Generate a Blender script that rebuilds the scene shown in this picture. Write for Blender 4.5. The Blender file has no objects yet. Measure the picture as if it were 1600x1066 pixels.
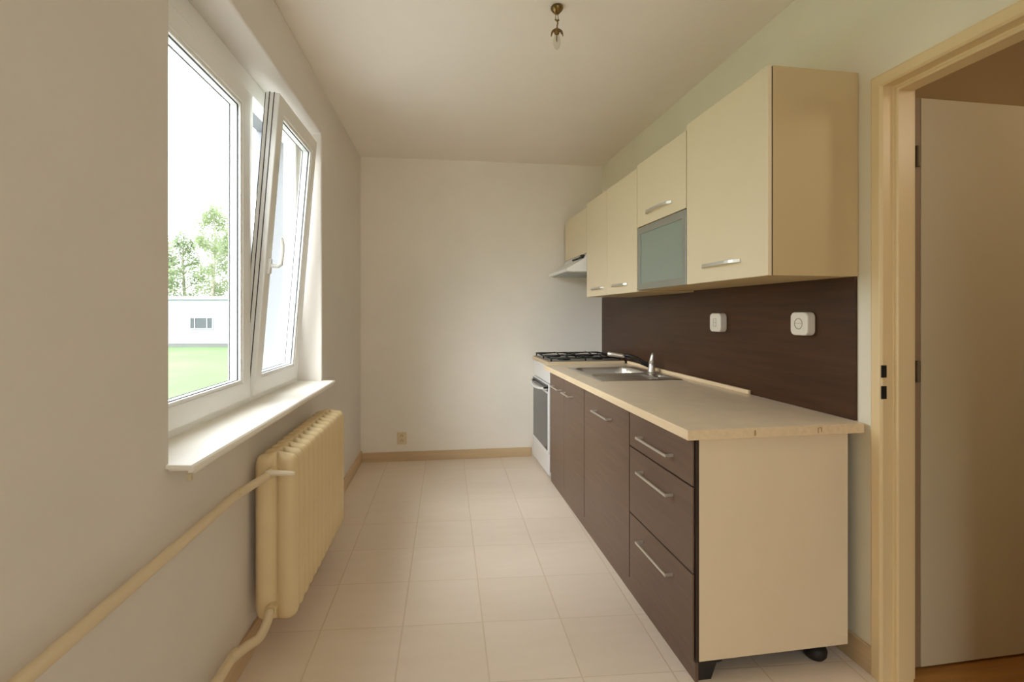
import bpy, bmesh, math, random
from math import sin, cos, pi, radians, sqrt, exp
from mathutils import Vector, Matrix
random.seed(7)
S = bpy.context.scene
COL = S.collection

# ------------------------------------------------------------------ materials
def new_mat(name):
    m = bpy.data.materials.new(name); m.use_nodes = True
    nt = m.node_tree
    return m, nt, nt.nodes['Principled BSDF']

def pmat(name, col, rough=.5, metal=0., var=0., vscale=(3, 3, 3), bump=0., bscale=200, spec=.5, coat=0.):
    m, nt, b = new_mat(name)
    b.inputs['Base Color'].default_value = (*col, 1)
    b.inputs['Roughness'].default_value = rough
    b.inputs['Metallic'].default_value = metal
    b.inputs['Specular IOR Level'].default_value = spec
    b.inputs['Coat Weight'].default_value = coat
    tc = nt.nodes.new('ShaderNodeTexCoord')
    if var:
        mp = nt.nodes.new('ShaderNodeMapping'); mp.inputs['Scale'].default_value = vscale
        n = nt.nodes.new('ShaderNodeTexNoise'); n.inputs['Scale'].default_value = 1; n.inputs['Detail'].default_value = 6
        r = nt.nodes.new('ShaderNodeValToRGB')
        r.color_ramp.elements[0].position = .3; r.color_ramp.elements[1].position = .7
        r.color_ramp.elements[0].color = (*[c*(1-var) for c in col], 1)
        r.color_ramp.elements[1].color = (*[min(1, c*(1+var)) for c in col], 1)
        nt.links.new(tc.outputs['Object'], mp.inputs[0]); nt.links.new(mp.outputs[0], n.inputs['Vector'])
        nt.links.new(n.outputs['Fac'], r.inputs[0]); nt.links.new(r.outputs[0], b.inputs['Base Color'])
    if bump:
        n2 = nt.nodes.new('ShaderNodeTexNoise'); n2.inputs['Scale'].default_value = bscale
        bp = nt.nodes.new('ShaderNodeBump'); bp.inputs['Strength'].default_value = bump; bp.inputs['Distance'].default_value = .002
        nt.links.new(tc.outputs['Object'], n2.inputs['Vector'])
        nt.links.new(n2.outputs['Fac'], bp.inputs['Height']); nt.links.new(bp.outputs[0], b.inputs['Normal'])
    return m

def srgb(r, g, b):
    f = lambda c: (c/255/12.92) if c/255 <= .04045 else ((c/255+.055)/1.055)**2.4
    return (f(r), f(g), f(b))

M = {}
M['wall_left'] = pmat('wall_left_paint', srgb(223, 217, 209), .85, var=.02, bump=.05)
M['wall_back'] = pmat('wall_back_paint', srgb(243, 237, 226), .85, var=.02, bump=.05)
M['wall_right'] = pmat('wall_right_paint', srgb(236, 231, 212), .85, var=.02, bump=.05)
M['ceiling'] = pmat('ceiling_paint', srgb(243, 236, 226), .9, var=.015, bump=.04)
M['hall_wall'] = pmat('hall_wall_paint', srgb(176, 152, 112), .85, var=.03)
M['hall_floor'] = pmat('hall_floor_wood', srgb(168, 118, 58), .4, var=.18, vscale=(3, 40, 3))
M['pvc'] = pmat('white_pvc', srgb(240, 240, 238), .3)
M['gasket'] = pmat('black_gasket', srgb(40, 42, 46), .6)
M['sill'] = pmat('white_sill', srgb(244, 240, 230), .35)
M['sill_cap'] = pmat('sill_end_cap', srgb(205, 190, 155), .5)
M['brown'] = pmat('dark_brown_laminate', srgb(108, 86, 71), .42, var=.10, vscale=(60, 4, 60), spec=.5)
M['brown_edge'] = pmat('dark_brown_edge', srgb(50, 34, 26), .5)
M['splash'] = pmat('backsplash_wenge', srgb(70, 44, 24), .38, var=.22, vscale=(50, 3, 45), spec=.35)
M['worktop'] = pmat('worktop_laminate', srgb(236, 221, 196), .33, var=.04, vscale=(12, 12, 12))
M['worktop_edge'] = pmat('worktop_edge_band', srgb(234, 212, 176), .45, var=.06, vscale=(60, 5, 60))
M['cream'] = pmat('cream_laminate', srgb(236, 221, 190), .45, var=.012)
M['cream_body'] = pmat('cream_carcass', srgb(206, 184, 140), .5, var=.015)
M['end_panel'] = pmat('beige_end_panel', srgb(238, 221, 192), .5, var=.012)
M['casing'] = pmat('cream_door_casing', srgb(230, 207, 160), .38, var=.012)
M['leaf'] = pmat('door_leaf_paint', srgb(200, 188, 158), .6, var=.02)
M['shaded_leaf_edge'] = pmat('door_leaf_edge_shaded', srgb(150, 126, 98), .6)  # leaf edge coloured darker to carry the shadow beside the hinges
M['alu'] = pmat('brushed_aluminium', srgb(178, 182, 176), .4, metal=.75)
M['steel'] = pmat('stainless_steel', srgb(222, 218, 210), .36, metal=.9, var=.05, vscale=(2, 80, 2))
M['handle'] = pmat('satin_handle', srgb(222, 219, 210), .42, metal=.8)
M['frost'] = pmat('frosted_glass', srgb(148, 160, 150), .35, spec=.5)
M['black'] = pmat('black_plastic', srgb(24, 22, 22), .5)
M['iron'] = pmat('black_cast_iron', srgb(20, 20, 22), .45)
M['hob'] = pmat('hob_surface', srgb(150, 146, 138), .3, metal=.6)
M['enamel'] = pmat('white_enamel', srgb(232, 232, 232), .25)
M['hob_side_reflect'] = pmat('hob_side_reflect', srgb(205, 185, 152), .4)  # tan imitates the worktop colour reflected in the hob's side
M['oven_glass'] = pmat('dark_oven_glass', srgb(52, 55, 62), .16, spec=.7)
M['radiator'] = pmat('cream_radiator_paint', srgb(226, 204, 160), .26, var=.03, vscale=(9, 9, 9))
M['pipe'] = pmat('cream_pipe_paint', srgb(222, 203, 168), .42, var=.02)
M['valve'] = pmat('white_valve', srgb(240, 230, 208), .3)
M['plastic'] = pmat('white_socket_plastic', srgb(236, 230, 216), .35)
M['socket_mark'] = pmat('socket_relief', srgb(178, 172, 156), .4)
M['outlet'] = pmat('cream_outlet', srgb(224, 208, 172), .4)
M['outlet_mark'] = pmat('outlet_holes', srgb(120, 98, 66), .5)
M['end_mark'] = pmat('edge_band_mark', srgb(176, 146, 98), .6)
M['brass'] = pmat('antique_brass', srgb(132, 106, 62), .3, metal=.9, var=.3, vscale=(60, 60, 60))
M['baseboard'] = pmat('beige_skirting', srgb(206, 180, 142), .5, var=.07, vscale=(3, 3, 60))
M['hinge'] = pmat('dull_hinge', srgb(120, 104, 78), .5, metal=.4)
M['facade'] = pmat('white_facade', srgb(140, 144, 152), .9, var=.02)
M['roof_edge'] = pmat('roof_edge', srgb(168, 170, 174), .8)
M['louvre'] = pmat('grey_louvre', srgb(52, 58, 62), .6)
M['base_band'] = pmat('facade_base', srgb(92, 94, 90), .9)
M['render_coat'] = pmat('outer_render', srgb(126, 128, 132), .9)
M['paving'] = pmat('pale_paving', srgb(160, 159, 154), .9, var=.05)
M['bark'] = pmat('pale_bark', srgb(150, 145, 130), .9)

def leaf_mat(name, col):
    m, nt, b = new_mat(name)
    b.inputs['Base Color'].default_value = (*col, 1); b.inputs['Roughness'].default_value = .8
    tr = nt.nodes.new('ShaderNodeBsdfTranslucent'); tr.inputs['Color'].default_value = (*col, 1)
    mx = nt.nodes.new('ShaderNodeMixShader'); mx.inputs[0].default_value = .45
    out = nt.nodes['Material Output']
    nt.links.new(b.outputs[0], mx.inputs[1]); nt.links.new(tr.outputs[0], mx.inputs[2]); nt.links.new(mx.outputs[0], out.inputs[0])
    return m
M['leafA'] = leaf_mat('pale_green_leaves', srgb(142, 156, 116))
M['leafB'] = leaf_mat('mid_green_leaves', srgb(124, 142, 100))
M['grass'] = pmat('lawn_grass', srgb(82, 112, 60), .9, var=.25, vscale=(.35, .35, .35))

def glass_mat(name, tint=(1, 1, 1), refl=.06):
    m, nt, b = new_mat(name)
    nt.nodes.remove(b)
    t = nt.nodes.new('ShaderNodeBsdfTransparent'); t.inputs[0].default_value = (*tint, 1)
    g = nt.nodes.new('ShaderNodeBsdfGlossy'); g.inputs['Roughness'].default_value = .02
    lw = nt.nodes.new('ShaderNodeLayerWeight'); lw.inputs[0].default_value = .5
    pw = nt.nodes.new('ShaderNodeMath'); pw.operation = 'POWER'; pw.inputs[1].default_value = 5
    ma = nt.nodes.new('ShaderNodeMath'); ma.operation = 'MULTIPLY_ADD'; ma.inputs[1].default_value = .8; ma.inputs[2].default_value = .03
    nt.links.new(lw.outputs['Facing'], pw.inputs[0]); nt.links.new(pw.outputs[0], ma.inputs[0])
    mx = nt.nodes.new('ShaderNodeMixShader')
    nt.links.new(ma.outputs[0], mx.inputs[0]); nt.links.new(t.outputs[0], mx.inputs[1]); nt.links.new(g.outputs[0], mx.inputs[2])
    nt.links.new(mx.outputs[0], nt.nodes['Material Output'].inputs[0])
    return m
M['glass'] = glass_mat('clear_window_glass', (.97, .98, .97))
M['bulb'] = glass_mat('clear_bulb_glass', (.93, .92, .88))

def tile_mat():
    m, nt, b = new_mat('beige_floor_tiles')
    tc = nt.nodes.new('ShaderNodeTexCoord'); sp = nt.nodes.new('ShaderNodeSeparateXYZ')
    nt.links.new(tc.outputs['Object'], sp.inputs[0])
    def math_(op, a, bb=None, c=None):
        n = nt.nodes.new('ShaderNodeMath'); n.operation = op
        for i, v in enumerate((a, bb, c)):
            if v is None: continue
            if isinstance(v, (int, float)): n.inputs[i].default_value = v
            else: nt.links.new(v, n.inputs[i])
        return n.outputs[0]
    x, y = sp.outputs[0], sp.outputs[1]
    u = math_('DIVIDE', math_('ADD', x, -.150+3.31), .331)
    yy = math_('MULTIPLY_ADD', x, .05, y)
    v = math_('DIVIDE', math_('ADD', yy, -1.752+3.45), .345)
    def edge(q, w):
        f = math_('FRACT', q); d = math_('MINIMUM', f, math_('SUBTRACT', 1., f))
        mr = nt.nodes.new('ShaderNodeMapRange'); mr.inputs['From Min'].default_value = w*.5; mr.inputs['From Max'].default_value = w
        nt.links.new(d, mr.inputs[0]); return mr.outputs[0]
    e = math_('MINIMUM', edge(u, .0115), edge(v, .0085))
    # per tile tone
    cx = nt.nodes.new('ShaderNodeCombineXYZ')
    nt.links.new(math_('FLOOR', u), cx.inputs[0]); nt.links.new(math_('FLOOR', v), cx.inputs[1])
    wn = nt.nodes.new('ShaderNodeTexWhiteNoise'); nt.links.new(cx.outputs[0], wn.inputs[0])
    n = nt.nodes.new('ShaderNodeTexNoise'); n.inputs['Scale'].default_value = 4; n.inputs['Detail'].default_value = 7
    mp = nt.nodes.new('ShaderNodeMapping'); mp.inputs['Scale'].default_value = (1, 4, 1)
    nt.links.new(tc.outputs['Object'], mp.inputs[0]); nt.links.new(mp.outputs[0], n.inputs['Vector'])
    mixf = math_('ADD', math_('MULTIPLY', wn.outputs[0], .3), math_('MULTIPLY', n.outputs[0], .7))
    r = nt.nodes.new('ShaderNodeValToRGB')
    r.color_ramp.elements[0].position = .2; r.color_ramp.elements[1].position = .8
    r.color_ramp.elements[0].color = (*srgb(230, 215, 197), 1); r.color_ramp.elements[1].color = (*srgb(238, 224, 208), 1)
    nt.links.new(mixf, r.inputs[0])
    mx = nt.nodes.new('ShaderNodeMix'); mx.data_type = 'RGBA'
    mx.inputs[6].default_value = (*srgb(222, 205, 181), 1)
    nt.links.new(e, mx.inputs[0]); nt.links.new(r.outputs[0], mx.inputs[7]); nt.links.new(mx.outputs[2], b.inputs['Base Color'])
    bp = nt.nodes.new('ShaderNodeBump'); bp.inputs['Strength'].default_value = .35; bp.inputs['Distance'].default_value = .002
    nt.links.new(e, bp.inputs['Height']); nt.links.new(bp.outputs[0], b.inputs['Normal'])
    b.inputs['Roughness'].default_value = .36
    b.inputs['Specular IOR Level'].default_value = .4
    return m
M['tiles'] = tile_mat()

# ------------------------------------------------------------------ geometry helpers
PH = radians(1.75); OX, OY = 1.52, 1.66       # the kitchen side wall runs 1.75 degrees off the room's axis
def W(u, v, z=0.):
    return Vector((OX+u*cos(PH)-v*sin(PH), OY+u*sin(PH)+v*cos(PH), z))

def box(bm, x0, x1, y0, y1, z0, z1):
    vs = [bm.verts.new((x, y, z)) for x in (x0, x1) for y in (y0, y1) for z in (z0, z1)]
    for f in ((0, 1, 3, 2), (4, 6, 7, 5), (0, 4, 5, 1), (2, 3, 7, 6), (0, 2, 6, 4), (1, 5, 7, 3)):
        bm.faces.new([vs[i] for i in f])
    return vs

def prism(bm, pts, a0, a1, axis='v'):
    """extrude closed profile; axis 'v': pts are (x,z) extruded along y; 'z': pts (x,y); 'x': pts (y,z)"""
    def P(p, a):
        return {'v': (p[0], a, p[1]), 'z': (p[0], p[1], a), 'x': (a, p[0], p[1])}[axis]
    A = [bm.verts.new(P(p, a0)) for p in pts]; B = [bm.verts.new(P(p, a1)) for p in pts]
    n = len(pts)
    bm.faces.new(A); bm.faces.new(B[::-1])
    for i in range(n): bm.faces.new((A[i], A[(i+1) % n], B[(i+1) % n], B[i]))

def tube(bm, pts, r, seg=12, cap=True):
    pts = [Vector(p) for p in pts]
    n = len(pts); rs = r if isinstance(r, (list, tuple)) else [r]*n
    t0 = (pts[1]-pts[0]).normalized()
    up = Vector((0, 0, 1)) if abs(t0.z) < .9 else Vector((1, 0, 0))
    nrm = t0.cross(up).normalized(); rings = []
    for i, p in enumerate(pts):
        if i == 0: t = pts[1]-pts[0]
        elif i == n-1: t = pts[-1]-pts[-2]
        else: t = (pts[i+1]-p).normalized()+(p-pts[i-1]).normalized()
        t.normalize()
        nrm = (nrm-t*nrm.dot(t)).normalized(); b = t.cross(nrm)
        rings.append([bm.verts.new(p+nrm*rs[i]*cos(2*pi*k/seg)+b*rs[i]*sin(2*pi*k/seg)) for k in range(seg)])
    for a, b in zip(rings, rings[1:]):
        for k in range(seg): bm.faces.new((a[k], a[(k+1) % seg], b[(k+1) % seg], b[k]))
    if cap: bm.faces.new(rings[0][::-1]); bm.faces.new(rings[-1])

def lathe(bm, prof, c=(0, 0, 0), seg=24):
    """prof: list of (r,z) about vertical axis at c"""
    rings = []
    for r, z in prof:
        if r < 1e-5: rings.append([bm.verts.new((c[0], c[1], c[2]+z))])
        else: rings.append([bm.verts.new((c[0]+r*cos(2*pi*k/seg), c[1]+r*sin(2*pi*k/seg), c[2]+z)) for k in range(seg)])
    for a, b in zip(rings, rings[1:]):
        for k in range(seg):
            k2 = (k+1) % seg
            if len(a) == 1 and len(b) == 1: continue
            if len(a) == 1: bm.faces.new((a[0], b[k], b[k2]))
            elif len(b) == 1: bm.faces.new((a[k], a[k2], b[0]))
            else: bm.faces.new((a[k], a[k2], b[k2], b[k]))

def slab(bm, A, B, T, mapf, hole=None):
    """slab with rectangular hole(s). A,B: sorted breakpoints in the two in-plane axes, T=(t0,t1) thickness; hole: set of (i,j) cells left out"""
    hole = hole or set()
    V = {}
    def v(i, j, k):
        if (i, j, k) not in V: V[(i, j, k)] = bm.verts.new(mapf(A[i], B[j], T[k]))
        return V[(i, j, k)]
    solid = lambda i, j: 0 <= i < len(A)-1 and 0 <= j < len(B)-1 and (i, j) not in hole
    for i in range(len(A)-1):
        for j in range(len(B)-1):
            if not solid(i, j): continue
            bm.faces.new((v(i, j, 0), v(i, j+1, 0), v(i+1, j+1, 0), v(i+1, j, 0)))
            bm.faces.new((v(i, j, 1), v(i+1, j, 1), v(i+1, j+1, 1), v(i, j+1, 1)))
            if not solid(i-1, j): bm.faces.new((v(i, j, 0), v(i, j, 1), v(i, j+1, 1), v(i, j+1, 0)))
            if not solid(i+1, j): bm.faces.new((v(i+1, j, 0), v(i+1, j+1, 0), v(i+1, j+1, 1), v(i+1, j, 1)))
            if not solid(i, j-1): bm.faces.new((v(i, j, 0), v(i+1, j, 0), v(i+1, j, 1), v(i, j, 1)))
            if not solid(i, j+1): bm.faces.new((v(i, j+1, 0), v(i, j+1, 1), v(i+1, j+1, 1), v(i+1, j+1, 0)))

def obj(name, bm, mat, parent=None, bevel=0., smooth=False, loc=None, rot=None, seg=2):
    bmesh.ops.recalc_face_normals(bm, faces=bm.faces[:])
    me = bpy.data.meshes.new(name); bm.to_mesh(me); bm.free()
    for m_ in (mat if isinstance(mat, (list, tuple)) else [mat]): me.materials.append(M[m_])
    o = bpy.data.objects.new(name, me); COL.objects.link(o)
    if parent: o.parent = parent
    if loc is not None: o.location = loc
    if rot is not None: o.rotation_euler = rot
    if smooth: me.polygons.foreach_set('use_smooth', [True]*len(me.polygons))
    if bevel:
        md = o.modifiers.new('bevel', 'BEVEL'); md.width = bevel; md.segments = seg; md.limit_method = 'ANGLE'; md.angle_limit = radians(40)
        md.harden_normals = False
    return o

def BM(): return bmesh.new()
def boxes(*L):
    bm = BM()
    for b in L: box(bm, *b)
    return bm

def tag(o, label, cat, group=None):
    o['label'] = label; o['category'] = cat
    if group: o['group'] = group
    return o
def thing(name, label, cat, loc=(0, 0, 0), rz=0., group=None):
    o = bpy.data.objects.new(name, None); COL.objects.link(o); o.empty_display_size = .1
    o.location = loc; o.rotation_euler = (0, 0, rz)
    return tag(o, label, cat, group)
def struct(name, bm, mat, r=False, **k):
    o = obj(name, bm, mat, loc=W(0, 0) if r else None, rot=(0, 0, PH) if r else None, **k)
    o['kind'] = 'structure'; return o
def rthing(name, label, cat, u, v, z=0., group=None):
    return thing(name, label, cat, W(u, v, z), PH, group)

XL = -.745; YB = 4.47; ZC = 2.67; YR = -1.9
# ------------------------------------------------------------------ setting
bm = BM(); box(bm, XL-.4, 1.60, YR-.15, YB+.15, -.12, 0); struct('floor', bm, 'tiles')
bm = BM(); box(bm, XL-.4, 1.70, YR-.15, YB+.15, ZC, ZC+.15); struct('ceiling', bm, 'ceiling')
WY0, WY1, WZ0, WZ1 = 1.456, 3.114, .875, 2.385
bm = BM(); slab(bm, [YR-.15, WY0, WY1, YB+.15], [0, WZ0, WZ1, ZC], (XL-.20, XL), lambda a, b, t: (t, a, b), {(1, 1)})
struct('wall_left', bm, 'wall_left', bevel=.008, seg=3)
bm = BM(); slab(bm, [YR-.15, WY0, WY1, YB+.15], [0, WZ0, WZ1, ZC], (XL-.375, XL-.2005), lambda a, b, t: (t, a, b), {(1, 1)})
struct('wall_left_outer', bm, 'render_coat')
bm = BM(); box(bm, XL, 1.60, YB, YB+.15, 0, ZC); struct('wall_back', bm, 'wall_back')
RX0, RX1 = .25, 1.2
bm = BM(); slab(bm, [XL, RX0, RX1, 1.66], [0, .9, 2.3, ZC], (YR-.15, YR), lambda a, b, t: (a, t, b), {(1, 1)})
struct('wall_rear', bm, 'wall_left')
DV0, DV1, DZ = -.985, -.075, 2.11
bm = BM(); slab(bm, [-3.56, DV0, DV1, 2.90], [0, DZ, ZC], (0, .125), lambda a, b, t: (t, a, b), {(1, 0)})
struct('wall_right', bm, 'wall_right', r=True)

# hallway beyond the doorway
bm = BM(); box(bm, .06, 1.9, -1.75, .32, -.1, -.002); struct('floor_hall', bm, 'hall_floor', r=True)
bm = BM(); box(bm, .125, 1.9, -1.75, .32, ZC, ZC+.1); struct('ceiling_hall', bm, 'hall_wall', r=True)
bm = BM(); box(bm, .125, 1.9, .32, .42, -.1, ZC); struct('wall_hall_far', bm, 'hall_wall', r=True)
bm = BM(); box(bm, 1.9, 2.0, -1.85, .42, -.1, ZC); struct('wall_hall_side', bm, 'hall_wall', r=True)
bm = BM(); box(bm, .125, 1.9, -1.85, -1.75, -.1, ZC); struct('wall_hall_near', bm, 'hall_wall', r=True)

# skirting
BH = .082
bm = BM(); box(bm, XL, XL+.012, YR, YB, 0, BH+.018); struct('baseboard_left', bm, 'baseboard', bevel=.003)
bm = BM(); box(bm, XL+.012, .765, YB-.012, YB, 0, BH); struct('baseboard_back', bm, 'baseboard', bevel=.003)
bm = BM(); box(bm, -.012, 0, -.062, .60, 0, BH+.015); struct('baseboard_right', bm, 'baseboard', r=True, bevel=.003)

# ------------------------------------------------------------------ window
def frame_bm(y0, y1, z0, z1, w, x0, x1, wb=None, wt=None):
    """rectangular frame in the y-z plane, thickness x0..x1"""
    bm = BM(); wb = wb or w; wt = wt or w
    slab(bm, [y0, y0+w, y1-w, y1], [z0, z0+wb, z1-wt, z1], (x0, x1), lambda a, b, t: (t, a, b), {(1, 1)})
    return bm
win = bpy.data.objects.new('window_1', None); COL.objects.link(win); win['kind'] = 'structure'
XF = -.885
# outer frame with mullion
YM0, YM1 = 2.335, 2.425
bm = BM()
slab(bm, [WY0, WY0+.06, YM0, YM1, WY1-.035, WY1], [WZ0, WZ0+.065, WZ1-.085, WZ1], (XF-.07, XF), lambda a, b, t: (t, a, b), {(1, 1), (3, 1)})
obj('window_frame', bm, 'pvc', win, bevel=.004)
def sash(y0, y1, z0, z1, tilt, handle):
    root_loc = (XF+.016, y0, z0); w = y1-y0; h = z1-z0; s = .075
    f = obj('sash', frame_bm(0, w, 0, h, s, -.062, 0), 'pvc', win, bevel=.004, loc=root_loc, rot=(0, tilt, 0))
    # glazing bead, slanted towards the pane
    obj('glazing_bead', frame_bm(s-.002, w-s+.002, s-.002, h-s+.002, .016, -.056, -.006), 'pvc', f, bevel=.003)
    obj('gasket', frame_bm(s+.0125, w-s-.0125, s+.0125, h-s-.0125, .004, -.0215, -.0165), 'gasket', f)
    obj('gasket', frame_bm(s+.0125, w-s-.0125, s+.0125, h-s-.0125, .0035, -.053, -.049), 'gasket', f)
    g2 = BM(); slab(g2, [.004, .010, w-.010, w-.004], [.004, .010, h-.010, h-.004], (-.0655, -.0615), lambda a, b, t: (t, a, b), {(1, 1)})
    obj('rebate_gasket', g2, 'gasket', f)
    if handle:
        for xx in (-.044, -.024):
            g3 = BM(); slab(g3, [-.0012, .0, w, w+.0012], [-.001, 0, h, h+.0012], (xx-.0025, xx+.0015), lambda a, b, t: (t, a, b), {(1, 1)}); obj('rebate_gasket', g3, 'gasket', f)
    gl = BM(); box(gl, -.034, -.028, s+.0145, w-s-.0145, s+.0145, h-s-.0145)
    obj('pane', gl, 'glass', f)
    if handle:
        hb = BM()
        box(hb, 0, .012, .026, .054, handle-.038, handle+.032)
        tube(hb, [(0, .04, handle), (.040, .04, handle), (.050, .044, handle+.012), (.052, .052, handle+.06), (.047, .060, handle+.11), (.040, .064, handle+.135)],
             [.010, .010, .012, .011, .010, .007], 12)
        obj('handle', hb, 'pvc', f, bevel=.002, smooth=False)
    return f
sash(WY0+.045, 2.35, WZ0+.05, 2.285, 0., None)
sB = sash(2.395, 3.055, WZ0+.05, 2.315, radians(4.6), .60)
# tilt scissor stay of the open sash
bm = BM(); tube(bm, [(-.03, .62, 1.40), (-.12, .60, 1.392)], .005, 8); obj('stay_arm', bm, 'alu', sB)
# sill board
bm = BM(); prism(bm, [(XF-.01, .876), (XL+.045, .870), (XL+.045, .862), (XL+.062, .862), (XL+.070, .872), (XL+.070, .884), (XL+.062, .890), (XF-.01, .898)], WY0+.0015, WY1-.0015)
# the nose of the board runs past the opening at both ends
bm2 = BM()
slb = [(XL+.001, .884), (XL+.058, .880), (XL+.058, .872), (XL+.066, .872), (XL+.072, .877), (XL+.072, .888), (XL+.066, .893), (XL+.001, .896)]
prism(bm2, slb, WY0-.025, WY1+.03)
o = obj('sill_nose', bm2, 'sill', win, bevel=.002)
o = obj('window_sill', bm, 'sill', win, bevel=.002)
bm = BM(); box(bm, XL+.058, XL+.068, WY0-.03, WY0-.018, .852, .8715); obj('sill_end_cap', bm, 'sill_cap', win, bevel=.001)
# outside ledge
bm = BM(); box(bm, XL-.42, XF-.07, WY0, WY1, WZ0-.002, WZ0+.008); obj('outer_ledge', bm, 'pvc', win)

# unseen window added in the wall behind the camera, to let in fill light
w2 = bpy.data.objects.new('added_fill_window', None); COL.objects.link(w2); w2['kind'] = 'structure'
bm = BM(); slab(bm, [RX0, RX0+.06, .69, .76, RX1-.06, RX1], [.9, .96, 2.24, 2.3], (YR-.1, YR-.04), lambda a, b, t: (a, t, b), {(1, 1), (3, 1)})
obj('window_frame', bm, 'pvc', w2, bevel=.004)
bm = BM(); box(bm, RX0+.05, .70, YR-.075, YR-.07, .95, 2.25); obj('pane', bm, 'glass', w2)
bm = BM(); box(bm, .75, RX1-.05, YR-.075, YR-.07, .95, 2.25); obj('pane', bm, 'glass', w2)

# ------------------------------------------------------------------ doorway with steel frame and open leaf
dr = bpy.data.objects.new('door_1', None); COL.objects.link(dr); dr['kind'] = 'structure'; dr.location = W(0, 0); dr.rotation_euler = (0, 0, PH)
def casing_profile():
    # (u, offset towards the opening)
    return [(-.012, -.016+.0), (-.014, -.010), (-.014, .020), (-.006, .027), (.034, .027), (.037, .029), (.037, .040), (.041, .043), (.103, .043), (.103, .026), (.128, .026), (.128, .012), (0.0005, .012), (0.0005, -.016)]
bm = BM()
prof = casing_profile()
# sweep the profile around far jamb, head, near jamb (offset o moves towards the opening)
def ring(kind):
    out = []
    for u, o in prof:
        if kind == 0: p = (u, -.075-o+.000, 0)
        if kind == 1: p = (u, -.075-o, 2.125-o)
        if kind == 2: p = (u, -.985+o, 2.125-o)
        if kind == 3: p = (u, -.985+o, 0)
        out.append(bm.verts.new(p))
    return out
R4 = [ring(k) for k in range(4)]
n = len(prof)
for a, b in zip(R4, R4[1:]):
    for i in range(n): bm.faces.new((a[i], a[(i+1) % n], b[(i+1) % n], b[i]))
bm.faces.new(R4[0]); bm.faces.new(R4[3][::-1])
fr = obj('door_frame', bm, 'casing', dr, bevel=.002)
for z0, z1 in ((1.075, 1.118), (1.0, 1.045)):
    bm = BM(); box(bm, -.012, .008, -.1035, -.1005, z0, z1); obj('strike_hole', bm, 'black', fr)
lf = obj('door_leaf', boxes((.190, .90, -.068, -.030, .012, 2.085)), 'leaf', dr, bevel=.002)
obj('shaded_leaf_edge', boxes((.1295, .1895, -.066, -.034, .012, 2.085)), 'shaded_leaf_edge', lf, bevel=.002)
for z in (1.87, 1.09):
    bm = BM(); lathe(bm, [(0, -.04), (.0075, -.038), (.0075, .038), (0, .04)], (.170, -.074, z), 14)
    obj('hinge', bm, 'hinge', lf)

# ------------------------------------------------------------------ base cabinets
UF = -.66
def bar_handle(v0, v1, z, uf, depth=.030):
    """flat satin bow handle, in cabinet coordinates"""
    bm = BM()
    t = .006
    box(bm, uf-depth-t, uf-depth, v0, v1, z-.005, z+.005)
    for v in (v0+.002, v1-.010): box(bm, uf-depth, uf, v, v+.008, z-.005, z+.005)
    return bm
def curved_handle(v0, v1, z, uf, depth=.026):
    bm = BM(); L = v1-v0; N = 12
    P = []
    for i in range(N+1):
        t = i/N; P.append((uf-depth*(1-(2*t-1)**4)**.8-.001, v0+L*t))
    # flat ribbon section 14 mm high, 5 mm thick
    pr = None
    for (u, v) in P:
        r = [bm.verts.new(q) for q in ((u-.003, v, z-.007), (u-.003, v, z+.007), (u+.003, v, z+.007), (u+.003, v, z-.007))]
        if pr:
            for k in range(4): bm.faces.new((pr[k], pr[(k+1) % 4], r[(k+1) % 4], r[k]))
        else: bm.faces.new(r)
        pr = r
    bm.faces.new(pr[::-1])
    return bm
def carcass(w, u0, u1, z0, z1, t=.018, top=True):
    bm = BM()
    box(bm, u0, u1, 0, t, z0, z1); box(bm, u0, u1, w-t, w, z0, z1)
    box(bm, u0, u1, t, w-t, z0, z0+t); box(bm, u1-.006, u1, t, w-t, z0+t, z1)
    if top: box(bm, u0, u1-.006, t, w-t, z1-t, z1)
    return bm

ZB0, ZB1 = .078, .860
# drawer unit
V0, V1 = .005, .577
t = rthing('drawer_cabinet', 'dark brown three-drawer base cabinet with beige end panel, nearest under the worktop', 'cabinet', 0, V0)
w = V1-V0
bm = BM(); box(bm, -.64, -.06, .018, w, ZB0, ZB1); obj('body', bm, 'brown_edge', t)
obj('side_panel', boxes((-.640, -.045, 0, .017, .074, ZB1)), 'end_panel', t, bevel=.001)['label'] = 'beige end panel'
obj('edge_strip', boxes((-.652, -.6405, .001, .022, .074, ZB1)), 'brown_edge', t)
for z0, z1, hz in ((.690, .852, .759), (.382, .684, .608), (.076, .376, .305)):
    d = obj('drawer', boxes((UF, -.6535, .008, w-.002, z0, z1)), 'brown', t, bevel=.0015)
    obj('handle', bar_handle(.146, .428, hz, UF), 'handle', d, bevel=.001)
bm = BM(); lathe(bm, [(0, 0), (.030, .001), (.039, .014), (.041, .032), (.034, .048), (.014, .052), (.014, .075), (0, .076)], (-.135, .055, 0), 24); obj('foot', bm, 'black', t, smooth=True)
bm = BM(); prism(bm, [(-.652+.012, .0), (-.588, .0), (-.566, .055), (-.545, .058), (-.545, .0755), (-.652+.012, .0755)], .012, .06); obj('foot', bm, 'black', t)
# wide single-door unit
V0, V1 = .581, 1.268
t = rthing('base_cabinet', 'dark brown single-door base cabinet between the drawers and the sink doors', 'cabinet', 0, V0)
w = V1-V0
obj('body', carcass(w, -.64, -.06, ZB0, ZB1), 'brown_edge', t)
d = obj('door', boxes((UF, -.642, .003, w-.003, .072, .852)), 'brown', t, bevel=.0015)
obj('handle', bar_handle(.218, .463, .760, UF), 'handle', d, bevel=.001)
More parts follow.
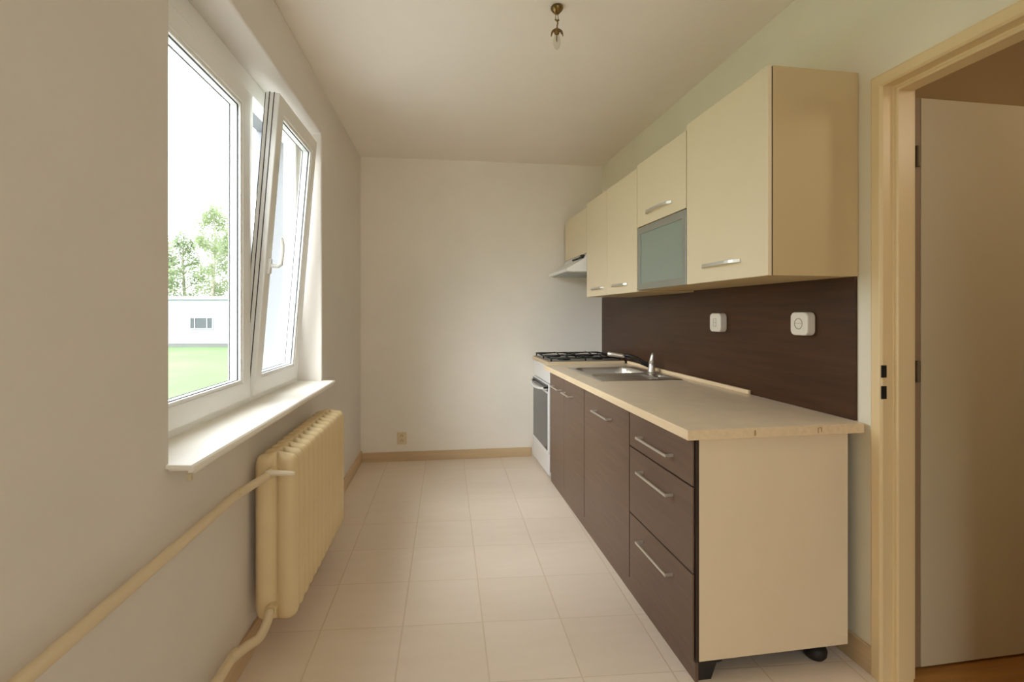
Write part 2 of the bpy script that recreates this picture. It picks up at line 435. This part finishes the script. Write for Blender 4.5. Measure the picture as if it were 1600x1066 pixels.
# sink unit
V0, V1 = 1.272, 2.148
t = rthing('sink_cabinet', 'dark brown two-door base cabinet beneath the sink, beside the stove', 'cabinet', 0, V0)
w = V1-V0; c = 1.735-V0
obj('body', carcass(w, -.64, -.06, ZB0, ZB1, top=False), 'brown_edge', t)
for a, b, h0, h1 in ((.003, c-.002, .235, .425), (c+.002, w-.003, .525, .735)):
    d = obj('door', boxes((UF, -.642, a, b, .072, .852)), 'brown', t, bevel=.0015)
    obj('handle', bar_handle(h0, h1, .758, UF), 'handle', d, bevel=.001)
# plinth
t = obj('plinth', boxes((-.653, -.640, 0, 2.13, 0, .069)), 'brown', loc=W(0, .010), rot=(0, 0, PH), bevel=.001)
tag(t, 'dark brown plinth board on the floor along the foot of the base cabinets', 'plinth')

# worktop with cut-out for the sink
ZT0, ZT1 = .865, .900
SU0, SU1, SV0, SV1 = -.590, -.070, 1.175, 1.905
bm = BM()
slab(bm, [-.705, SU0+.015, SU1-.015, -.014], [-.035, SV0+.015, SV1-.015, 2.155], (ZT0, ZT1), lambda a, b, t: (a, b, t), {(1, 1)})
wt = obj('worktop', bm, ['worktop', 'worktop_edge'], bevel=.0015, loc=W(0, 0), rot=(0, 0, PH))
for p in wt.data.polygons:
    if abs(p.normal.z) < .5: p.material_index = 1
tag(wt, 'long beige laminate worktop with pale front edge on the dark base cabinets', 'worktop')
# maker's marks on the raw end
for u, z0, z1, w_ in ((-.455, .872, .892, .006), (-.205, .872, .892, .003), (-.192, .876, .892, .003), (-.199, .889, .892, .006)):
    obj('end_mark', boxes((u, u+w_, -.0360, -.0351, z0, z1)), 'end_mark', wt)

t = obj('upstand_strip', boxes((-.030, -.0135, .615, 2.15, .9005, .922)), 'worktop_edge', loc=W(0, 0), rot=(0, 0, PH), bevel=.004)
tag(t, 'pale beige upstand strip on the worktop against the dark backsplash', 'trim strip')

# backsplash
t = obj('backsplash', boxes((-.012, -.001, .009, 2.79, .9005, 1.447)), 'splash', loc=W(0, 0), rot=(0, 0, PH), bevel=.001)
tag(t, 'dark brown wood-grain backsplash panel between worktop and wall cabinets', 'backsplash')

# wall sockets on the backsplash
def rrect(a, b, r, n=6):
    P = []
    for cx, cy, a0 in ((a-r, b-r, 0), (-a+r, b-r, 90), (-a+r, -b+r, 180), (a-r, -b+r, 270)):
        for i in range(n+1):
            q = radians(a0+90*i/n); P.append((cx+r*cos(q), cy+r*sin(q)))
    return P
def socket(v, z, w, h, label, kind):
    t = rthing('wall_socket', label, 'socket', -.0125, v, z, 'sockets on the backsplash')
    bm = BM(); prism(bm, [(y, zz) for y, zz in rrect(w/2, h/2, .022)], -.040, 0, 'x'); b = obj('housing', bm, 'plastic', t, bevel=.006, seg=3)
    bm = BM()
    if kind:
        tube(bm, [(-.0405, .022*cos(2*pi*k/24), .022*sin(2*pi*k/24)) for k in range(25)], .0018, 6, False)
        box(bm, -.0415, -.0395, -.022, .022, .0015, .0030)
    else:
        for s in (-1, 1): box(bm, -.0415, -.0395, s*.012-.001, s*.012+.001, -.022, .022)
        for zz in (-.021, 0, .021): box(bm, -.0415, -.0395, -.012, .012, zz-.001, zz+.001)
    obj('cover', bm, 'socket_mark', b)
socket(.868, 1.251, .104, .100, 'white boxy socket on the dark backsplash, farther from the doorway', 0)
socket(.247, 1.257, .098, .097, 'white boxy socket on the dark backsplash, closer to the doorway', 1)

# sink : height field, main bowl (far) and drainer (near)
def sd(x, y, cx, cy, a, b, r):
    dx = abs(x-cx)-a+r; dy = abs(y-cy)-b+r
    return sqrt(max(dx, 0)**2+max(dy, 0)**2)+min(max(dx, dy), 0)-r
def smooth(t): t = max(0, min(1, t)); return t*t*(3-2*t)
t = rthing('kitchen_sink', 'stainless steel inset sink with drainer set into the beige worktop', 'sink', 0, 0)
bm = BM(); NU, NV = 84, 112; G = []
for i in range(NU+1):
    row = []
    for j in range(NV+1):
        u = SU0+(SU1-SU0)*i/NU; v = SV0+(SV1-SV0)*j/NV
        e = min(u-SU0, SU1-u, v-SV0, SV1-v)
        z = .9012+.0045*smooth(e/.008)
        d1 = sd(u, v, -.350, 1.690, .200, .175, .07)
        z -= .15*smooth(-d1/.028)
        d2 = sd(u, v, -.375, 1.345, .175, .140, .04)
        z -= .012*smooth(-d2/.012)
        if d2 < -.03: z += .003*(.5+.5*cos(2*pi*(v)/.032))*smooth((-d2-.03)/.02)
        d3 = sd(u, v, -.135, 1.345, .035, .075, .03)
        z -= .06*smooth(-d3/.02)
        row.append(bm.verts.new((u, v, z)))
    G.append(row)
for i in range(NU):
    for j in range(NV): bm.faces.new((G[i][j], G[i+1][j], G[i+1][j+1], G[i][j+1]))
o = obj('basin', bm, 'steel', t, smooth=True)
bm = BM(); lathe(bm, [(0, .006), (.022, .006), (.034, .004), (.038, 0)], (-.350, 1.690, .752), 24); obj('drain', bm, 'alu', t, smooth=True)
bm = BM()
for k in range(6): lathe(bm, [(0, .0095), (.003, .0095), (.003, .006)], (-.350+.014*cos(k*pi/3), 1.690+.014*sin(k*pi/3), .752), 8)
obj('drain_holes', bm, 'black', t)

# faucet
FU, FV, FZ = -.105, 1.540, .9062
t = rthing('faucet', 'chrome faucet with black spout and pull-out spray head behind the sink', 'faucet', FU, FV, FZ)
bm = BM(); lathe(bm, [(0, 0), (.026, 0), (.026, .006), (.023, .012), (.021, .04), (.019, .062), (.012, .066), (0, .067)], (0, 0, 0), 24); obj('body', bm, 'steel', t, smooth=True)
bm = BM(); tube(bm, [(0, 0, .060), (.002, -.002, .085), (.006, -.004, .115), (.008, -.004, .128)], [.017, .014, .010, .006], 16); obj('lever', bm, 'handle', t, smooth=True)
bm = BM(); tube(bm, [(-.012, .008, .048), (-.045, .020, .062), (-.085, .040, .092), (-.125, .060, .106), (-.165, .08, .108)], [.012, .011, .010, .010, .012], 14)
obj('spout', bm, 'black', t, smooth=True)
bm = BM(); tube(bm, [(-.008, .012, .030), (-.035, .022, .042), (-.07, .036, .058), (-.11, .055, .078), (-.16, .078, .094)], .006, 10); obj('hose', bm, 'black', t, smooth=True)
bm = BM(); tube(bm, [(-.158, .077, .102), (-.172, .084, .104), (-.232, .113, .112), (-.258, .126, .114), (-.264, .129, .113)], [.011, .014, .016, .015, .008], 16)
obj('spray_head', bm, 'steel', t, smooth=True)

# ------------------------------------------------------------------ stove
t = rthing('gas_stove', 'white gas stove with dark oven window standing against the back wall', 'stove', 0, 2.162)
w = .60
obj('body', boxes((-.625, -.045, 0, w, .035, .888)), 'enamel', t, bevel=.003)
obj('drawer', boxes((-.665, -.626, .002, w-.002, .030, .195)), 'enamel', t, bevel=.005)
obj('control_panel', boxes((-.662, -.626, .002, w-.002, .752, .888)), 'enamel', t, bevel=.006)
d = obj('oven_door', boxes((-.668, -.626, .002, w-.002, .200, .745)), 'enamel', t, bevel=.006)
obj('window', boxes((-.671, -.667, .035, w-.035, .222, .668)), 'oven_glass', d, bevel=.001)
bm = BM(); box(bm, -.672, -.666, .02, w-.02, .688, .738); obj('handle_recess', bm, 'oven_glass', d)
bm = BM(); N = 20; P = []
for i in range(N+1):
    s = i/N; P.append((-.674-.046*sin(pi*s)**.6, .022+(w-.044)*s, .712-.020*sin(pi*s)))
tube(bm, P, .011, 10); obj('handle', bm, 'enamel', d, smooth=True)
bm = BM(); tube(bm, [(-.668, .012, .722), (-.705, .012, .718)], .007, 10); obj('latch', bm, 'black', d)
obj('hob', boxes((-.672, -.040, 0, w, .8885, .921)), 'hob_side_reflect', t, bevel=.004)
obj('hob_surface', boxes((-.655, -.060, .018, w-.018, .9215, .924)), 'hob', t)
for bu in (-.50, -.215):
    for bv in (.16, .44):
        r = .045 if (bu, bv) in ((-.50, .16), (-.215, .44)) else .035
        bm = BM(); lathe(bm, [(0, 0), (r+.01, 0), (r+.008, .006), (r*.9, .009), (r*.85, .013), (r*.8, .016), (0, .017)], (bu, bv, .924), 24)
        obj('burner', bm, 'iron', t, smooth=True)
for g in (0, 1):
    v0 = .025+.277*g; v1 = v0+.268
    bm = BM(); z = .948; q = .0055
    tube(bm, [(-.645, v0, z), (-.07, v0, z)], q, 8); tube(bm, [(-.645, v1, z), (-.07, v1, z)], q, 8)
    for u in (-.645, -.36, -.07): tube(bm, [(u, v0, z), (u, v1, z)], q, 8)
    for bu in (-.50, -.215):
        vc = (v0+v1)/2
        for du, dv in ((1, 0), (-1, 0), (0, 1), (0, -1)):
            e = (bu+du*.143, vc+dv*.134)
            tube(bm, [(bu+du*.03, vc+dv*.03, z+.010), (bu+du*.06, vc+dv*.06, z+.009), (e[0], e[1], z)], q, 8)
    for u in (-.64, -.36, -.075):
        for v in (v0, v1): tube(bm, [(u, v, z), (u, v, .9245)], q, 8)
    obj('pan_grate', bm, 'iron', t, smooth=True)
for v in (.03, w-.03):
    for u in (-.60, -.08):
        bm = BM(); lathe(bm, [(0, 0), (.018, 0), (.018, .034), (0, .035)], (u, v, 0), 14); obj('foot', bm, 'black', t)

# ------------------------------------------------------------------ wall cabinets
def wall_cab(name, label, v0, v1, z0, z1, group='cream wall cabinets'):
    t = rthing(name, label, 'cabinet', 0, v0, z0)
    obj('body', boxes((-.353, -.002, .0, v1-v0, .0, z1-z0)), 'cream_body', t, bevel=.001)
    return t, v1-v0, z1-z0
UW = -.372
ZU0 = 1.438
# near, big door
t, w, h = wall_cab('wall_cabinet', 'cream wall cabinet with tall single door and exposed end, nearest the doorway', .004, .586, ZU0, 2.196)
d = obj('door', boxes((UW, -.3565, .002, w-.003, .0, h)), 'cream', t, bevel=.0015)
obj('handle', curved_handle(.160, .438, .070, UW), 'handle', d, bevel=.001)
obj('end_groove', boxes((-.3565, -.3535, .003, w-.003, .002, h-.002)), 'brown_edge', t)
# lift-up flap over frosted glass flap
t, w, h = wall_cab('wall_cabinet', 'cream wall cabinet with lift-up flap above a frosted glass flap', .588, 1.157, ZU0, 2.172)
d = obj('flap_door', boxes((UW, -.3565, .002, w-.002, .366, h)), 'cream', t, bevel=.0015)
obj('handle', curved_handle(.141, .440, .427, UW), 'handle', d, bevel=.001)
bm = BM(); slab(bm, [.002, .040, w-.040, w-.002], [.0, .036, .322, .360], (-.3565, UW), lambda a, b, t: (t, a, b), {(1, 1)})
d = obj('glass_flap', bm, 'alu', t, bevel=.001)
obj('frosted_pane', boxes((-.3655, -.3605, .038, w-.038, .034, .324)), 'frost', d)
# two-door cabinet
t, w, h = wall_cab('wall_cabinet', 'cream wall cabinet with two narrow doors between glass flap and hood', 1.159, 2.120, ZU0-.010, 2.155)
for a, b, h0, h1 in ((.002, .504, .150, .398), (.508, w-.002, .574, .830)):
    d = obj('door', boxes((UW, -.3565, a, b, .0, h)), 'cream', t, bevel=.0015)
    obj('handle', curved_handle(h0, h1, .055, UW), 'handle', d, bevel=.001)
# above the hood
t, w, h = wall_cab('wall_cabinet', 'short cream wall cabinet above the range hood, against the back wall', 2.122, 2.745, 1.775, 2.128)
d = obj('flap_door', boxes((UW, -.3565, .002, w-.002, .0, h)), 'cream', t, bevel=.0015)

# range hood
t = rthing('range_hood', 'white slanted range hood under the short cabinet above the stove', 'hood', 0, 2.130)
w = .60
bm = BM(); prism(bm, [(-.005, 1.628), (-.520, 1.628), (-.527, 1.634), (-.527, 1.650), (-.385, 1.735), (-.365, 1.7735), (-.005, 1.7735)], 0, w)
hd = obj('hood_body', bm, 'enamel', t, bevel=.003)
obj('filter', boxes((-.50, -.06, .03, w-.03, 1.622, 1.6275)), 'alu', t)
bm = BM(); box(bm, -.392, -.372, .035, .33, 1.742, 1.756); box(bm, -.400, -.372, .035, .075, 1.738, 1.765); obj('switch_bar', bm, 'black', t, bevel=.002)

# ------------------------------------------------------------------ radiator
RY0, RY1, NS = 1.965, 2.875, 13
pit = (RY1-RY0)/NS
RXC, RD, RZ0, RZ1 = -.642, .158, .135, .775
t = thing('radiator', 'cream cast-iron column radiator on the left wall under the window', 'radiator', (RXC, RY0, 0))
def section():
    bm = BM(); NX, NZ = 30, 44
    H = RZ1-RZ0; sides = []
    for s in (-1, 1):
        g = []
        for i in range(NX+1):
            row = []
            a = -1+2*i/NX
            x = a*RD/2*(1-.0)
            # rounded outline: top and bottom drop towards the edges
            k = max(0, (abs(a)-.45)/.55); drop = .050*(1-sqrt(max(0, 1-k*k)))
            zt = RZ1-drop+.004*cos(a*pi*2)-.004; zb = RZ0+drop*.8
            for j in range(NZ+1):
                b = -1+2*j/NZ
                # denser near both ends
                bb = math.sin(b*pi/2)
                z = (zt+zb)/2+(zt-zb)/2*bb
                dist = max(0, min(zt-z, z-zb))
                lobe = sqrt(max(0, 1-((abs(a)-.5)/.5)**2))
                ez = sqrt(max(0, 1-(1-min(dist, .028)/.028)**2))
                hub = exp(-((dist-.055)/.034)**2)
                end = sqrt(max(0, 1-abs(a)**4))
                th = pit*(.42*max(lobe, .2, .62*hub*end)*min(1, end*1.25)*ez)
                row.append(bm.verts.new((x, s*max(th, .0006), z)))
            g.append(row)
        for i in range(NX):
            for j in range(NZ):
                f = (g[i][j], g[i+1][j], g[i+1][j+1], g[i][j+1]); bm.faces.new(f)
        sides.append(g)
    A, B = sides
    for i in range(NX):
        bm.faces.new((A[i][0], A[i+1][0], B[i+1][0], B[i][0])); bm.faces.new((A[i][NZ], A[i+1][NZ], B[i+1][NZ], B[i][NZ]))
    for j in range(NZ):
        bm.faces.new((A[0][j], A[0][j+1], B[0][j+1], B[0][j])); bm.faces.new((A[NX][j], A[NX][j+1], B[NX][j+1], B[NX][j]))
    return bm
s0 = obj('section', section(), 'radiator', t, smooth=True, loc=(0, pit/2, 0))
for k in range(1, NS):
    o = s0.copy(); COL.objects.link(o); o.parent = t; o.location = (0, pit*(k+.5), 0)
# end plugs and valve
bm = BM(); tube(bm, [(-.01, -.012, .700), (-.01, .02, .700)], .020, 16); obj('union_nut', bm, 'radiator', t, bevel=.002)
bm = BM(); tube(bm, [(-.01, -.012, .190), (-.01, .02, .190)], .020, 16); obj('union_nut', bm, 'radiator', t, bevel=.002)
bm = BM(); tube(bm, [(-.022, -.035, .713), (-.004, -.035, .714), (.04, -.035, .710), (.085, -.035, .707)], [.007, .011, .010, .007], 14)
obj('valve_handle', bm, 'valve', t, smooth=True)['label'] = 'white bar-shaped valve handle'
for y in (.12, .79):
    bm = BM(); box(bm, -.097, -.040, y-.012, y+.012, .205, .222); obj('wall_bracket', bm, 'radiator', t)

def curve_pts(P, n=8):
    P = [Vector(p) for p in P]; out = []
    for i in range(len(P)-1):
        a = P[max(i-1, 0)]; b = P[i]; c = P[i+1]; d = P[min(i+2, len(P)-1)]
        for k in range(n):
            s = k/n
            out.append(.5*((2*b)+(c-a)*s+(2*a-5*b+4*c-d)*s*s+(3*b-a-3*c+d)*s**3))
    out.append(P[-1]); return out
bm = BM(); tube(bm, curve_pts([(-.700, YR, .690), (-.700, .5, .690), (-.700, 1.70, .690), (-.698, 1.78, .690), (-.680, 1.86, .694), (-.656, 1.915, .703), (-.652, 1.952, .705)]), .0150, 16)
o = obj('heating_pipe', bm, 'pipe', smooth=True); tag(o, 'upper cream heating pipe along the left wall into the radiator valve', 'pipe')
bm = BM(); tube(bm, curve_pts([(-.700, YR, .168), (-.700, .5, .168), (-.700, 1.66, .168), (-.698, 1.73, .168), (-.680, 1.80, .160), (-.660, 1.86, .150), (-.652, 1.91, .168), (-.652, 1.952, .190)]), .0165, 16)
o = obj('heating_pipe', bm, 'pipe', smooth=True); tag(o, 'lower cream heating pipe near the floor, bending into the radiator bottom', 'pipe')

# outlet on the back wall
t = thing('wall_outlet', 'small cream double outlet low on the back wall above the skirting', 'outlet', (-.392, YB, .200))
bm = BM(); prism(bm, rrect(.042, .053, .006), -.010, 0, 'v'); f = obj('cover_plate', bm, 'outlet', t, bevel=.002)
for z in (.022, -.022):
    for x in (-.009, .009): obj('pin_hole', boxes((x-.002, x+.002, -.0112, -.0098, z-.006, z+.006)), 'outlet_mark', f)
    obj('pin_hole', boxes((-.003, .003, -.0112, -.0098, z+.009, z+.014)), 'outlet_mark', f)

# ------------------------------------------------------------------ pendant lamp
LX, LY = .487, 2.17
t = thing('pendant_lamp', 'small antique brass ceiling lamp with bare clear glass bulb', 'lamp', (LX, LY, ZC))
bm = BM(); lathe(bm, [(0, -.001), (.024, -.001), (.0285, -.006), (.027, -.014), (.019, -.024), (.010, -.033), (0, -.035)], seg=24); obj('ceiling_cap', bm, 'brass', t, smooth=True)
bm = BM()
for s in (-1, 1): tube(bm, curve_pts([(s*.004, 0, -.031), (s*.006, 0, -.050), (s*.004, 0, -.060), (0, 0, -.066)], 4), .0014, 8)
tube(bm, [(-.008, 0, -.058), (0, 0, -.064), (.010, 0, -.060)], .004, 8)
obj('hanging_loop', bm, 'brass', t, smooth=True)
bm = BM(); tube(bm, curve_pts([(.002, 0, -.066), (.004, 0, -.075), (.001, 0, -.088), (.003, 0, -.100)], 4), .0032, 10); obj('stem', bm, 'brass', t, smooth=True)
bm = BM(); lathe(bm, [(0, -.096), (.007, -.098), (.013, -.108), (.012, -.120), (.008, -.126), (0, -.127)], seg=16); sk = obj('lamp_socket', bm, 'brass', t, smooth=True)
for k in range(6):
    a = k*pi/3+.35; L = .026 if k % 2 else .020
    bm = BM(); dz = -.034 if k % 2 else -.010
    P = [(cos(a)*.010, sin(a)*.010, -.104), (cos(a)*(.010+L*.6), sin(a)*(.010+L*.6), -.106+dz*.4), (cos(a)*(.010+L*.75), sin(a)*(.010+L*.75), -.108+dz)]
    tube(bm, curve_pts(P, 4), [.003]*4+[.0026]*4+[.0018], 8); obj('leaf_arm', bm, 'brass', sk, smooth=True)
bm = BM(); lathe(bm, [(.008, -.124), (.0125, -.135), (.0165, -.15), (.0165, -.168), (.012, -.184), (.006, -.190), (0, -.191)], seg=24); bl = obj('bulb', bm, 'bulb', t, smooth=True)
bm = BM(); tube(bm, curve_pts([(-.003, 0, -.126), (-.004, 0, -.150), (0, 0, -.158), (.004, 0, -.150), (.003, 0, -.126)], 5), .0008, 6); obj('filament', bm, 'alu', bl)

# ------------------------------------------------------------------ outside
F = 776.; TH = math.atan(102/776)
fw = Vector((sin(TH), cos(TH), 0)); rt = Vector((cos(TH), -sin(TH), 0))
def out(a, d, z): p = fw*d+rt*(a*d); p.z = z; return p       # a: tangent of the bearing, d: distance
GZ = -1.0
bm = BM(); slab(bm, [-90, -1.125], [-30, 110], (GZ-.3, GZ), lambda a, b, t: (a, b, t)); struct('ground', bm, 'grass')
bm = BM(); box(bm, -6.9, -1.125, -30, 60, GZ, GZ+.03); struct('pavement', bm, 'paving')
D = 33.7
t = thing('flat_roofed_building', 'long low white building with flat roof beyond the lawn', 'building', out(-1.25, D, GZ), -TH)
LB = 34.
obj('facade', boxes((0, LB, 0, 9, .25, 3.25)), 'facade', t)
obj('roof_edge', boxes((-.15, LB+.15, -.15, 9.15, 3.25, 3.47)), 'roof_edge', t)
obj('facade_base', boxes((0, LB, .03, 8.9, 0, .25)), 'base_band', t)
x0 = (-.649+1.25)*D; x1 = x0+1.62
wz0 = 1.3-GZ-25*D/776; wz1 = 1.3-GZ-6*D/776
bm = BM(); slab(bm, [x0, x0+.07, x0+.35, x0+.39, x0+1.18, x0+1.22, x1-.07, x1], [wz0, wz0+.08, wz1-.05, wz1], (-.06, .0), lambda a, b, t: (a, t, b), {(1, 1), (3, 1), (5, 1)})
wf = obj('window', bm, 'roof_edge', t)
bm = BM()
box(bm, x0+.05, x1-.05, -.02, -.005, wz0+.05, wz1-.03)
obj('pane', bm, 'louvre', wf)

def tree(label, a, d, h, r, mat, seed, narrow=1.):
    rnd = random.Random(seed)
    b = out(a, d, GZ)
    t = thing('birch_tree', label, 'tree', b, rnd.random()*6, 'trees behind the white building')
    bm = BM(); tube(bm, [(0, 0, 0), (.1, .05, h*.4), (-.1, .1, h*.75), (0, 0, h*.95)], [.22, .16, .09, .03], 8)
    for k in range(9):
        q = k*2.4; z = h*(.3+.07*k); L = r*(.8-.05*k)
        tube(bm, [(0, 0, z), (cos(q)*L*.5, sin(q)*L*.5, z+L*.4), (cos(q)*L, sin(q)*L, z+L*.6)], [.07, .05, .02], 6)
    obj('trunk', bm, 'bark', t, smooth=True)
    V = []; Fc = []
    for cl in range(60):
        zz = rnd.random()**.8; rr = r*narrow*sqrt(max(.03, 1-((zz-.35)/.68)**2))*rnd.random()**.45
        q = rnd.random()*2*pi; cx, cy, cz = rr*cos(q), rr*sin(q), h*(.22+.76*zz)
        cr = r*rnd.uniform(.14, .32)
        for k in range(85):
            p = Vector((rnd.gauss(0, 1), rnd.gauss(0, 1), rnd.gauss(0, 1.25)))*cr*.62+Vector((cx, cy, cz))
            s = rnd.uniform(.07, .15)
            n1 = Vector((rnd.gauss(0, 1), rnd.gauss(0, 1), rnd.gauss(0, 1))).normalized(); n2 = n1.orthogonal().normalized()
            i = len(V); V += [p-n1*s, p-n2*s*.6, p+n1*s, p+n2*s*.6]; Fc.append((i, i+1, i+2, i+3))
    me = bpy.data.meshes.new('crown'); me.from_pydata([tuple(v) for v in V], [], Fc); me.materials.append(M[mat])
    o = bpy.data.objects.new('crown', me); COL.objects.link(o); o.parent = t
for i, (a, d, h, r, mat, nr, lab) in enumerate((
        (-.700, 46, 9.0, 1.9, 'leafA', 1., 'pale loose birch behind the white building, leftmost in the window'),
        (-.660, 50, 10.6, 2.0, 'leafB', .8, 'medium green birch behind the building, second from the left of the window'),
        (-.600, 47, 12.6, 2.2, 'leafA', .75, 'tallest pale birch rising above the white building'),
        (-.560, 52, 11.4, 2.1, 'leafB', .9, 'green birch just right of the tallest one, beside the window mullion'),
        (-.500, 47, 9.0, 1.9, 'leafA', 1., 'pale green birch seen past the open sash'))):
    tree(lab, a, d, h, r, mat, i+3, nr)

# ------------------------------------------------------------------ light
wd = bpy.data.worlds.new('overcast_sky'); S.world = wd; wd.use_nodes = True
bg = wd.node_tree.nodes['Background']; bg.inputs[0].default_value = (.915, .955, 1, 1); bg.inputs[1].default_value = 2.8
def area(name, loc, rot, sx, sy, power, col=(1, 1, 1), portal=False):
    l = bpy.data.lights.new(name, 'AREA'); l.shape = 'RECTANGLE'; l.size = sx; l.size_y = sy; l.energy = power; l.color = col
    if portal: l.cycles.is_portal = True
    o = bpy.data.objects.new(name, l); COL.objects.link(o); o.location = loc; o.rotation_euler = rot; return o
area('window_portal', (XL-.38, (WY0+WY1)/2, (WZ0+WZ1)/2), (0, radians(-90), 0), 1.6, 1.7, 1, portal=True)
area('fill_window_portal', ((RX0+RX1)/2, YR-.16, 1.58), (radians(90), 0, 0), 1.0, 1.5, 1, portal=True)
sl = bpy.data.lights.new('veiled_sun', 'SUN'); sl.energy = 4.6; sl.angle = radians(55); sl.color = (.93, .965, 1)
so = bpy.data.objects.new('veiled_sun', sl); COL.objects.link(so); so.location = (-6, 0, 6)
so.rotation_euler = Vector((1.2, 1.25, -1.15)).to_track_quat('-Z', 'Y').to_euler()
pl = bpy.data.lights.new('hall_fill', 'POINT'); pl.energy = 5; pl.color = (1, .87, .68); pl.shadow_soft_size = .15  # unseen fill light, added to brighten the closed hallway
po = bpy.data.objects.new('hall_fill', pl); COL.objects.link(po); po.location = W(1.1, -1.1, 2.3)

# ------------------------------------------------------------------ camera
cd = bpy.data.cameras.new('camera'); cam = bpy.data.objects.new('camera', cd); COL.objects.link(cam)
cam.location = (0, 0, 1.3); cam.rotation_euler = (radians(90), 0, -TH)
cd.sensor_width = 36; cd.lens = F/1600*36; cd.shift_y = -43/1600; cd.clip_start = .02; cd.clip_end = 500
S.camera = cam
vs = S.view_settings; vs.view_transform = 'Standard'; vs.look = 'None'; vs.exposure = 1.22; vs.gamma = 1; vs.use_curve_mapping = False
S.cycles.use_denoising = True
S.cycles.max_bounces = 14; S.cycles.diffuse_bounces = 12; S.cycles.transparent_max_bounces = 16
S.cycles.sample_clamp_indirect = 6
